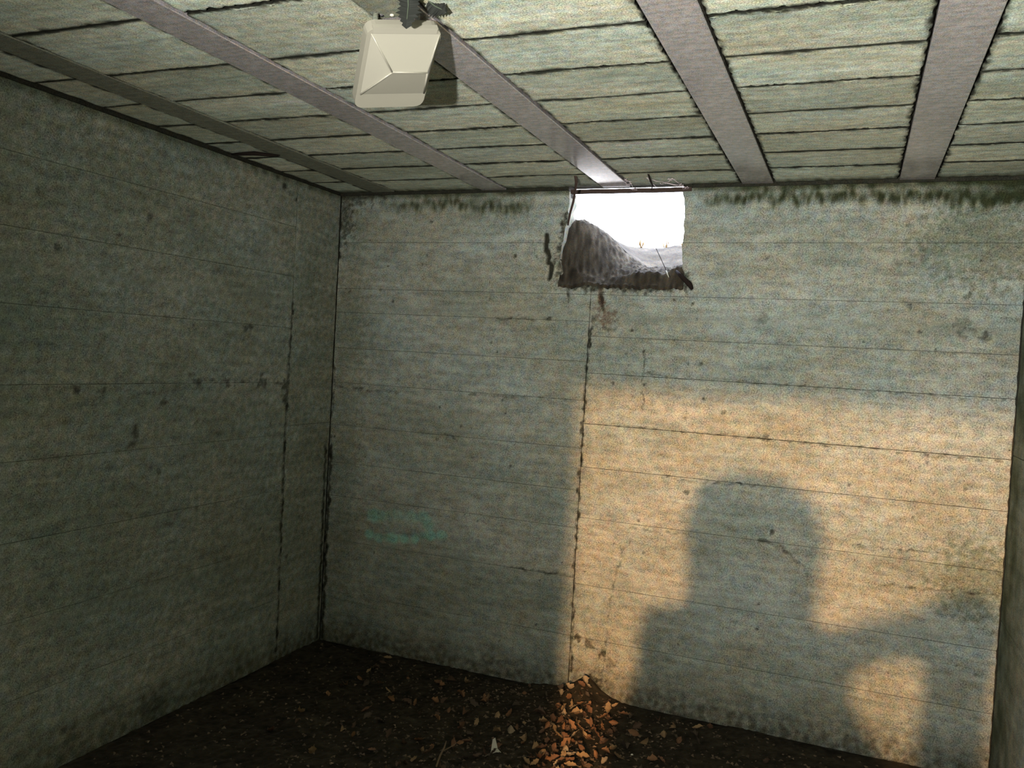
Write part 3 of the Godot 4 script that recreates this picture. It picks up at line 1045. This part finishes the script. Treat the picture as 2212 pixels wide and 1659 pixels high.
# ==================================================================== leaf litter
func leaf_mesh(s: int) -> ArrayMesh:
	var r := RandomNumberGenerator.new()
	r.seed = s
	var st := begin()
	var curl := r.randf_range(0.3, 1.1)
	var bend := r.randf_range(-0.25, 0.45)
	var nx := 4
	var nz := 8
	var fat := r.randf_range(0.26, 0.40)
	var P := []
	for i in nz + 1:
		var t := float(i) / nz
		var row := []
		var w := fat * pow(sin(PI * clampf(t * 0.94 + 0.03, 0.0, 1.0)), 0.8) * r.randf_range(0.62, 1.2)
		for j in nx + 1:
			var q := float(j) / nx * 2.0 - 1.0
			row.append(Vector3(q * w * (1.0 - 0.2 * curl), curl * w * q * q + bend * (t - 0.5) * (t - 0.5) * 2.0 + 0.13 * r.randf(), (t - 0.5) * (1.0 - 0.25 * absf(bend)) + 0.03 * r.randf()))
		P.append(row)
	st.set_smooth_group(0)
	for i in nz:
		for j in nx:
			quad(st, P[i][j], P[i + 1][j], P[i + 1][j + 1], P[i][j + 1])
	tube(st, [P[nz][2] + Vector3(0, -0.01, 0.18), P[nz][2], P[4][2], P[0][2]], [0.012, 0.014, 0.012, 0.006], 4)
	return done(st)


func build_litter() -> void:
	var shapes := []
	for k in 6:
		shapes.append(leaf_mesh(100 + k))
	var mats := []
	for c in [Color(0.47, 0.34, 0.22), Color(0.38, 0.27, 0.18), Color(0.52, 0.43, 0.30), Color(0.30, 0.23, 0.17), Color(0.56, 0.50, 0.40), Color(0.26, 0.22, 0.17)]:
		var m := plain(c, 0.85)
		m.backlight_enabled = true
		m.backlight = Color(0.12, 0.08, 0.04)
		mats.append(m)
	var r := RandomNumberGenerator.new()
	r.seed = 77
	var protos := []
	for k in 6:
		var o := MeshInstance3D.new()
		o.mesh = shapes[k]
		protos.append(o)
	var count := 0
	var tries := 0
	var placed := []
	while count < 290 and tries < 6000:
		tries += 1
		var x: float
		var z: float
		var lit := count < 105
		if lit:   # the drift along the streak of warm light
			var t := r.randf()
			x = lerpf(-1.00, -0.90, t) + r.randfn() * 0.075
			z = lerpf(-3.54, -2.75, pow(t, 0.8)) + r.randfn() * 0.03
		else:
			x = clampf(-1.15 + r.randfn() * 0.55, -2.0, 0.4)
			z = r.randf_range(-3.55, -2.55)
		if z < -3.555 or (z < -3.0 and x > -0.3 and r.randf() < 0.5):
			continue
		var size := r.randf_range(0.028, 0.055) if not lit else r.randf_range(0.030, 0.055)
		var close := false
		for p in placed:
			if Vector2(p.x - x, p.y - z).length() < (p.z + size) * 0.30:
				close = true
		if close:
			continue
		placed.append(Vector3(x, z, size))
		var o: MeshInstance3D = protos[r.randi() % 6].duplicate()
		o.name = "dry_leaf" if count == 0 else "dry_leaf_%03d" % count
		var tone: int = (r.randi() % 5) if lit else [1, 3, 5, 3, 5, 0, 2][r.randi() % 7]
		o.set_surface_override_material(0, mats[tone])
		var look: String = ["tan", "brown", "straw-coloured", "dark brown", "pale", "blackish"][tone]
		o.basis = Basis.from_euler(Vector3(r.randfn() * 0.6, r.randf() * TAU, r.randfn() * 0.6)) * Basis.from_scale(Vector3.ONE * size)
		o.position = Vector3(x, soil(x, -z) + 0.006 + (0.012 * r.randf() if lit else 0.0), z)
		if lit:
			tag(o, "curled %s dry leaf in the drift below the wall seam, in the warm streak" % look, "leaf", "%s dry leaves in the warm-lit drift" % look)
		elif x < -1.12:
			tag(o, "dim %s dry leaf on the shaded floor below the teal paint" % look, "leaf", "%s dry leaves on the floor under the teal paint" % look)
		else:
			tag(o, "dim %s dry leaf on the dark floor below the person's shadow" % look, "leaf", "%s dry leaves on the floor below the shadow" % look)
		add_child(o, true)
		count += 1
	for p in protos:
		p.free()
	# crumbs nobody could count
	var mm := MultiMesh.new()
	mm.transform_format = MultiMesh.TRANSFORM_3D
	mm.use_colors = true
	var st := begin()
	st.set_smooth_group(-1)
	var a := Vector3(-0.5, 0, -0.4)
	var b := Vector3(0.6, 0.05, -0.2)
	var c := Vector3(0.1, 0.25, 0.6)
	var d := Vector3(0, 0.45, 0)
	for t in [[a, b, d], [b, c, d], [c, a, d], [a, c, b]]:
		for p in t:
			st.add_vertex(p)
	mm.mesh = done(st)
	var mc := plain(Color.WHITE, 0.9)
	mc.vertex_color_use_as_albedo = true
	mm.mesh.surface_set_material(0, mc)
	mm.instance_count = 5200
	for i in mm.instance_count:
		var x := r.randf_range(LEFT + 0.05, RIGHT - 0.05)
		if i % 2:
			x = clampf(-1.1 + r.randfn() * 0.5, LEFT + 0.05, RIGHT - 0.05)
		var z := r.randf_range(-3.56, -1.8)
		var s := r.randf_range(0.004, 0.017)
		mm.set_instance_transform(i, Transform3D(Basis.from_euler(Vector3(r.randf() * 0.8, r.randf() * TAU, r.randf() * 0.8)) * Basis.from_scale(Vector3.ONE * s), Vector3(x, soil(x, -z), z)))
		var k := r.randf_range(0.03, 0.13)
		mm.set_instance_color(i, Color(k * 1.15, k * 0.82, k * 0.5))
	var mi := MultiMeshInstance3D.new()
	mi.name = "leaf_litter"
	mi.multimesh = mm
	tag(mi, "brown leaf crumbs and grit scattered all over the floor", "litter", "", "stuff")
	add_child(mi)
	# a few single things in the litter
	var o := base("pale_shard", Vector3(-1.166, soil(-1.166, 2.916), -2.916))
	tag(o, "pale pointed shard standing up in the leaf litter", "shard")
	st = begin()
	extrude(st, PackedVector2Array([Vector2(-0.022, -0.008), Vector2(0.026, -0.008), Vector2(0.006, 0.012), Vector2(-0.004, 0.052), Vector2(-0.014, 0.045)]), Transform3D(Basis.from_euler(Vector3(-0.3, 0.4, 0.05)), Vector3.ZERO), 0.007)
	piece("shard", done(st), M.pale, o)
	o = base("dry_twig", Vector3(-1.33, soil(-1.33, 2.78) + 0.008, -2.78))
	tag(o, "thin pale twig lying in the litter beside the pale shard", "twig")
	st = begin()
	tube(st, [Vector3(0.025, 0.0, 0.09), Vector3(0.008, 0.008, 0.03), Vector3(-0.005, 0.012, -0.03), Vector3(-0.024, 0.010, -0.085)], [0.004, 0.004, 0.0035, 0.002], 7)
	tube(st, [Vector3(0.0, 0.01, 0.0), Vector3(0.02, 0.02, -0.03), Vector3(0.03, 0.024, -0.06)], [0.0026, 0.002, 0.001], 6)
	piece("stick", done(st), M.twig, o)
	o = base("white_pebble", Vector3(-0.70, soil(-0.70, 3.16) + 0.003, -3.16))
	tag(o, "tiny white pebble alone on the dark floor near the wall", "pebble")
	st = begin()
	lathe(st, [[0.0, -0.005], [0.004, -0.003], [0.0055, 0.0], [0.004, 0.003], [0.0, 0.005]], Transform3D(Basis.from_euler(Vector3(0.4, 0, 0.3)), Vector3.ZERO), 10)
	piece("stone", done(st), M.pale, o)


# ==================================================================== lamps behind the camera
func floodlight() -> void:
	var at := Vector3(0.42, 2.02, 3.5)
	var o := base("floodlight", at)
	tag(o, "warm round floodlight on the anteroom's end wall behind the camera", "lamp")
	var aim := (Vector3(-1.2, 1.05, BACK) - at).normalized()
	var b := Basis.looking_at(aim, Vector3.UP)
	var to := Transform3D(b * Basis(Vector3.RIGHT, -PI / 2), Vector3.ZERO)   # lathe axis y -> aim
	var st := begin()
	lathe(st, [[0.0, -0.09], [0.03, -0.085], [0.045, -0.06], [0.05, -0.02], [0.056, 0.0], [0.052, 0.004], [0.038, 0.003]], to, 28)
	piece("housing", done(st), M.black, o)
	st = begin()
	lathe(st, [[0.0, 0.006], [0.02, 0.0055], [0.037, 0.003], [0.037, -0.002], [0.0, -0.002]], to, 28)
	piece("lamp_glass", done(st), glow(Color(1.0, 0.72, 0.42), 3.0), o)
	st = begin()
	tube(st, [Vector3(0, 0.0, 0.06), Vector3(0, 0.02, 0.105)], [0.012], 8)
	piece("bracket", done(st), M.grey_metal, o)
	var l := SpotLight3D.new()
	l.name = "warm_beam"
	l.light_color = Color(1.0, 0.76, 0.53)
	l.light_energy = 73.0
	l.light_size = 0.036
	l.spot_range = 20.0
	l.spot_attenuation = 2.0
	l.spot_angle = 27.0
	l.spot_angle_attenuation = 1.0
	l.shadow_enabled = true
	l.basis = b
	l.position = aim * 0.012
	o.add_child(l)


func torch_on_stand() -> void:
	var at := Vector3(-0.415, 1.426, 0.30)
	var o := base("torch_on_stand", Vector3(at.x, 0.0, at.z))
	tag(o, "hand torch clamped on a thin tripod stand behind the camera", "lamp")
	var head := Vector3(0, at.y, 0)
	var aim := Vector3(0.301, 0.545, -0.783).normalized()
	var b := Basis.looking_at(aim, Vector3.UP)
	var to := Transform3D(b * Basis(Vector3.RIGHT, -PI / 2), head)
	var st := begin()
	lathe(st, [[0.0, -0.16], [0.014, -0.16], [0.015, -0.06], [0.024, -0.03], [0.027, -0.005], [0.0255, -0.003], [0.022, -0.006]], to, 24)
	piece("torch_body", done(st), M.black, o)
	st = begin()
	lathe(st, [[0.0, -0.005], [0.0225, -0.006], [0.0225, -0.009], [0.0, -0.009]], to, 24)
	piece("torch_lens", done(st), glow(Color(1.0, 0.97, 0.88), 3.0), o)
	st = begin()
	tube(st, [Vector3(0, 0.45, 0), head + b.z * 0.09 - Vector3(0, 0.016, 0)], [0.008], 8)
	piece("pole", done(st), M.grey_metal, o)
	for k in 3:
		st = begin()
		var a := TAU * k / 3.0 + 0.3
		tube(st, [Vector3(0, 0.5, 0), Vector3(cos(a) * 0.26, 0.01, sin(a) * 0.26)], [0.006], 7)
		piece("leg", done(st), M.grey_metal, o)
	var l := SpotLight3D.new()
	l.name = "torch_beam"
	l.light_color = Color(1.0, 0.985, 0.955)
	l.light_energy = 14.8
	l.light_size = 0.024
	l.spot_range = 20.0
	l.spot_attenuation = 2.0
	l.spot_angle = 70.0
	l.spot_angle_attenuation = 1.0
	l.shadow_enabled = true
	l.basis = b
	l.position = head + aim * 0.004
	o.add_child(l)


# ==================================================================== the photographer, behind the camera
func smin(a: float, b: float, k: float) -> float:
	var h := clampf(0.5 + 0.5 * (b - a) / k, 0.0, 1.0)
	return lerpf(b, a, h) - k * h * (1.0 - h)


# Skins a list of tapered bones [from, to, radius, radius, colour] in one continuous surface (surface nets).
func skin(bones: Array, cell: float, blend: float) -> ArrayMesh:
	var lo := Vector3(INF, INF, INF)
	var hi := -lo
	for b in bones:
		var r := maxf(b[2], b[3]) + cell * 3.0 + blend * 0.3
		for p in [b[0], b[1]]:
			lo = lo.min(p - Vector3.ONE * r)
			hi = hi.max(p + Vector3.ONE * r)
	var n := Vector3i(((hi - lo) / cell).ceil()) + Vector3i.ONE
	var field := PackedFloat32Array()
	field.resize(n.x * n.y * n.z)
	field.fill(1.0)
	var near := PackedFloat32Array()
	near.resize(field.size())
	near.fill(1.0)
	var whose := PackedByteArray()
	whose.resize(field.size())
	for k in bones.size():
		var b: Array = bones[k]
		var pa: Vector3 = b[0]
		var ab: Vector3 = b[1] - pa
		var l2 := maxf(ab.length_squared(), 1e-9)
		var reach := maxf(b[2], b[3]) + cell * 2.0 + blend
		var a0 := Vector3i(((pa.min(b[1]) - Vector3.ONE * reach - lo) / cell).floor()).max(Vector3i.ZERO)
		var a1 := Vector3i(((pa.max(b[1]) + Vector3.ONE * reach - lo) / cell).ceil()).min(n - Vector3i.ONE)
		for z in range(a0.z, a1.z + 1):
			for y in range(a0.y, a1.y + 1):
				var row := (z * n.y + y) * n.x
				for x in range(a0.x, a1.x + 1):
					var p := lo + Vector3(x, y, z) * cell - pa
					var t := clampf(p.dot(ab) / l2, 0.0, 1.0)
					var d: float = (p - ab * t).length() - lerpf(b[2], b[3], t)
					var at := row + x
					if d < near[at]:
						near[at] = d
						whose[at] = k
					field[at] = smin(field[at], d, blend)
	var verts := {}
	var pts := PackedVector3Array()
	var cols := PackedColorArray()
	var step := [1, n.x, n.x * n.y]
	for z in n.z - 1:
		for y in n.y - 1:
			for x in n.x - 1:
				var at := (z * n.y + y) * n.x + x
				var sum := Vector3.ZERO
				var cnt := 0
				var inside := field[at] < 0.0
				var mixed := false
				for c in range(1, 8):
					if (field[at + (c & 1) + (c >> 1 & 1) * n.x + (c >> 2) * n.x * n.y] < 0.0) != inside:
						mixed = true
						break
				if not mixed:
					continue
				for e in 12:
					var axis := e / 4
					var o1 := e & 1
					var o2 := e >> 1 & 1
					var c0 := Vector3i(0, o1, o2) if axis == 0 else Vector3i(o1, 0, o2) if axis == 1 else Vector3i(o1, o2, 0)
					var f0 := field[at + c0.x + c0.y * n.x + c0.z * n.x * n.y]
					var i1: int = at + c0.x + c0.y * n.x + c0.z * n.x * n.y + step[axis]
					var f1 := field[i1]
					if (f0 < 0.0) != (f1 < 0.0):
						var s := Vector3(c0)
						s[axis] += f0 / (f0 - f1)
						sum += s
						cnt += 1
				verts[at] = pts.size()
				pts.append(lo + (Vector3(x, y, z) + sum / cnt) * cell)
				cols.append(bones[whose[at]][4])
	var st := begin()
	st.set_smooth_group(0)
	for i in pts.size():
		st.set_color(cols[i])
		st.add_vertex(pts[i])
	for at: int in verts:
		for axis in 3:
			var f0 := field[at]
			var f1 := field[at + step[axis]]
			if (f0 < 0.0) == (f1 < 0.0):
				continue
			var u: int = step[(axis + 1) % 3]
			var v: int = step[(axis + 2) % 3]
			if not (verts.has(at - u) and verts.has(at - v) and verts.has(at - u - v)):
				continue
			var q := [verts[at], verts[at - u], verts[at - u - v], verts[at - v]]
			if f0 < 0.0:
				q = [q[0], q[3], q[2], q[1]]
			for k in [0, 1, 2, 0, 2, 3]:
				st.add_index(q[k])
	st.generate_normals()
	return st.commit()


func hand(wrist: Vector3, palm: Vector3, side: Vector3, curl: float, c: Color) -> Array:
	# palm: from wrist to knuckles; side: towards the thumb
	var out := []
	var f := palm.normalized()
	var s := side.normalized()
	var inward := f.cross(s).normalized()
	var k := wrist + palm
	for i in 4:
		var root := k + s * (0.030 - 0.020 * i)
		out.append([wrist + s * (0.012 - 0.008 * i), root, 0.015, 0.0125, c])
		var l: float = [0.044, 0.049, 0.046, 0.036][i]
		var p := root
		var d := f
		for j in 3:
			d = (d + inward * curl * (0.7 + 0.3 * j)).normalized()
			var q: Vector3 = p + d * l * [1.0, 0.62, 0.5][j]
			out.append([p, q, 0.0092 - 0.0008 * j, 0.0085 - 0.0008 * j, c])
			p = q
	var tb := wrist + palm * 0.35 + s * 0.028
	var t1 := tb + (s * 0.7 + f * 0.6 + inward * 0.25).normalized() * 0.038
	out.append([wrist + palm * 0.15 + s * 0.01, tb, 0.014, 0.012, c])
	out.append([tb, t1, 0.0115, 0.010, c])
	out.append([t1, t1 + (f + inward * 0.5).normalized() * 0.028, 0.0098, 0.008, c])
	return out


func build_person() -> void:
	var o := base("person", Vector3.ZERO)
	tag(o, "person in a dark jacket standing behind the camera, one elbow raised to the wall", "person")
	var jacket := Color(0.20, 0.23, 0.26)
	var trousers := Color(0.17, 0.18, 0.20)
	var flesh := Color(0.80, 0.62, 0.52)
	var boots := Color(0.12, 0.09, 0.07)
	var z := 0.42
	var hip := Vector3(0.10, 0.90, z + 0.02)
	var chest := Vector3(0.085, 1.20, z + 0.02)
	var neck := Vector3(0.085, 1.355, z + 0.01)
	var head := Vector3(0.086, 1.485, z - 0.01)
	var sl := Vector3(-0.035, 1.275, z)
	var sr := Vector3(0.19, 1.285, z)
	var el := Vector3(-0.105, 1.065, z - 0.10)
	var wl := Vector3(-0.005, 1.365, z - 0.29)
	var er := Vector3(0.430, 1.395, z)
	var wr := Vector3(0.418, 1.10, z - 0.03)
	var bones := [
		[hip, chest, 0.145, 0.135, jacket], [chest, neck, 0.12, 0.085, jacket], [hip + Vector3(0.09, 0.02, 0), chest + Vector3(0.06, 0, 0), 0.125, 0.10, jacket], [hip + Vector3(-0.07, 0.02, 0), chest + Vector3(-0.07, 0.02, 0), 0.118, 0.112, jacket],
		[Vector3(0.19, 1.26, z), Vector3(0.245, 1.10, z), 0.060, 0.080, jacket], [Vector3(0.245, 1.10, z), Vector3(0.23, 0.96, z), 0.080, 0.090, jacket],
		[chest + Vector3(-0.05, 0.08, 0), sl, 0.085, 0.064, jacket], [sl, Vector3(-0.084, 1.318, z), 0.05, 0.022, jacket], [chest + Vector3(0.06, 0.07, 0), sr, 0.085, 0.058, jacket],
		[sl, el, 0.064, 0.052, jacket], [el, wl, 0.050, 0.036, jacket], [sr, Vector3(0.30, 1.345, z), 0.050, 0.030, jacket], [Vector3(0.30, 1.345, z), er, 0.030, 0.042, jacket], [er, wr, 0.054, 0.050, jacket],
		[neck, head - Vector3(0, 0.05, 0), 0.085, 0.07, jacket],
		[Vector3(0.02, 0.86, z + 0.02), Vector3(0.01, 0.48, z), 0.105, 0.072, trousers], [Vector3(0.01, 0.48, z), Vector3(0.0, 0.10, z + 0.04), 0.068, 0.052, trousers],
		[Vector3(0.18, 0.86, z + 0.02), Vector3(0.21, 0.48, z + 0.01), 0.105, 0.072, trousers], [Vector3(0.21, 0.48, z + 0.01), Vector3(0.22, 0.10, z + 0.06), 0.068, 0.052, trousers],
		[Vector3(0.0, 0.075, z + 0.07), Vector3(-0.02, 0.045, z - 0.13), 0.05, 0.040, boots], [Vector3(0.22, 0.075, z + 0.09), Vector3(0.25, 0.045, z - 0.11), 0.05, 0.040, boots],
	]
	var m := StandardMaterial3D.new()
	m.vertex_color_use_as_albedo = true
	m.vertex_color_is_srgb = true
	m.roughness = 0.85
	var st := begin()
	st.append_from(skin(bones, 0.013, 0.035), 0, Transform3D())
	var face := [
		[head + Vector3(0, 0.025, 0.015), head + Vector3(0, 0.025, 0.02), 0.090, 0.088, flesh], [head + Vector3(0, -0.03, -0.02), head + Vector3(0, -0.065, -0.045), 0.064, 0.040, flesh],
		[head + Vector3(-0.02, 0.02, -0.03), head + Vector3(0.02, 0.02, -0.03), 0.066, 0.066, flesh], [head + Vector3(0, -0.10, 0.02), head + Vector3(0, -0.02, 0.0), 0.055, 0.06, flesh],
		[head + Vector3(0, 0.005, -0.088), head + Vector3(0, -0.028, -0.108), 0.010, 0.013, flesh], [head + Vector3(-0.02, -0.058, -0.086), head + Vector3(0.02, -0.058, -0.086), 0.005, 0.005, Color(0.68, 0.42, 0.38)],
		[head + Vector3(-0.034, 0.022, -0.088), head + Vector3(-0.014, 0.024, -0.094), 0.008, 0.008, flesh], [head + Vector3(0.014, 0.024, -0.094), head + Vector3(0.034, 0.022, -0.088), 0.008, 0.008, flesh],
		[head + Vector3(-0.084, 0.015, 0.012), head + Vector3(-0.094, -0.02, 0.012), 0.013, 0.010, flesh], [head + Vector3(0.084, 0.015, 0.012), head + Vector3(0.094, -0.02, 0.012), 0.013, 0.010, flesh],
	]
	st.append_from(skin(face, 0.006, 0.018), 0, Transform3D())
	st.append_from(skin(hand(wl, Vector3(0.01, 0.075, -0.035), Vector3(0.6, 0.1, 0.5), -0.32, flesh), 0.0045, 0.006), 0, Transform3D())
	st.append_from(skin(hand(wr, Vector3(0.01, -0.080, -0.01), Vector3(-0.3, 0.05, -0.9), 0.18, flesh), 0.0045, 0.006), 0, Transform3D())
	piece("body", st.commit(), m, o)
	var hm := plain(Color(0.12, 0.09, 0.07), 0.8)
	hm.vertex_color_use_as_albedo = false
	var hair := [
		[head + Vector3(-0.012, 0.022, 0.02), head + Vector3(0.012, 0.022, 0.03), 0.106, 0.106, Color.BLACK], [head + Vector3(-0.054, 0.0, 0.035), head + Vector3(-0.056, -0.11, 0.045), 0.062, 0.052, Color.BLACK],
		[head + Vector3(0.058, 0.0, 0.035), head + Vector3(0.066, -0.11, 0.045), 0.066, 0.052, Color.BLACK], [head + Vector3(0, 0, 0.06), head + Vector3(0, -0.10, 0.065), 0.085, 0.065, Color.BLACK],
	]
	piece("hair", skin(hair, 0.009, 0.02), hm, o)
	for s in [-1, 1]:
		st = begin()
		lathe(st, [[0.0, -0.009], [0.007, -0.006], [0.009, 0.0], [0.007, 0.006], [0.0, 0.009]], Transform3D(Basis(), head + Vector3(0.025 * s, 0.016, -0.086)), 12)
		piece("eye", done(st), plain(Color(0.85, 0.84, 0.80), 0.3), o)
	var ph := base("phone", Vector3(0.0, 1.505, 0.030))
	tag(ph, "dark phone held up by the person behind the camera", "phone")
	ph.rotation = Vector3(-0.03, 0.386, 0.056)
	st = begin()
	var rect := PackedVector2Array()
	for c in [[0.062, 0.026, 0.0], [-0.062, 0.026, 90.0], [-0.062, -0.026, 180.0], [0.062, -0.026, 270.0]]:
		for k in 4:
			var a: float = deg_to_rad(c[2] + 30.0 * k)
			rect.append(Vector2(c[0] + 0.009 * cos(a), c[1] + 0.009 * sin(a)))
	extrude(st, rect, Transform3D(Basis(), Vector3(0, 0, 0.004)), 0.008)
	piece("case", done(st), M.black, ph)
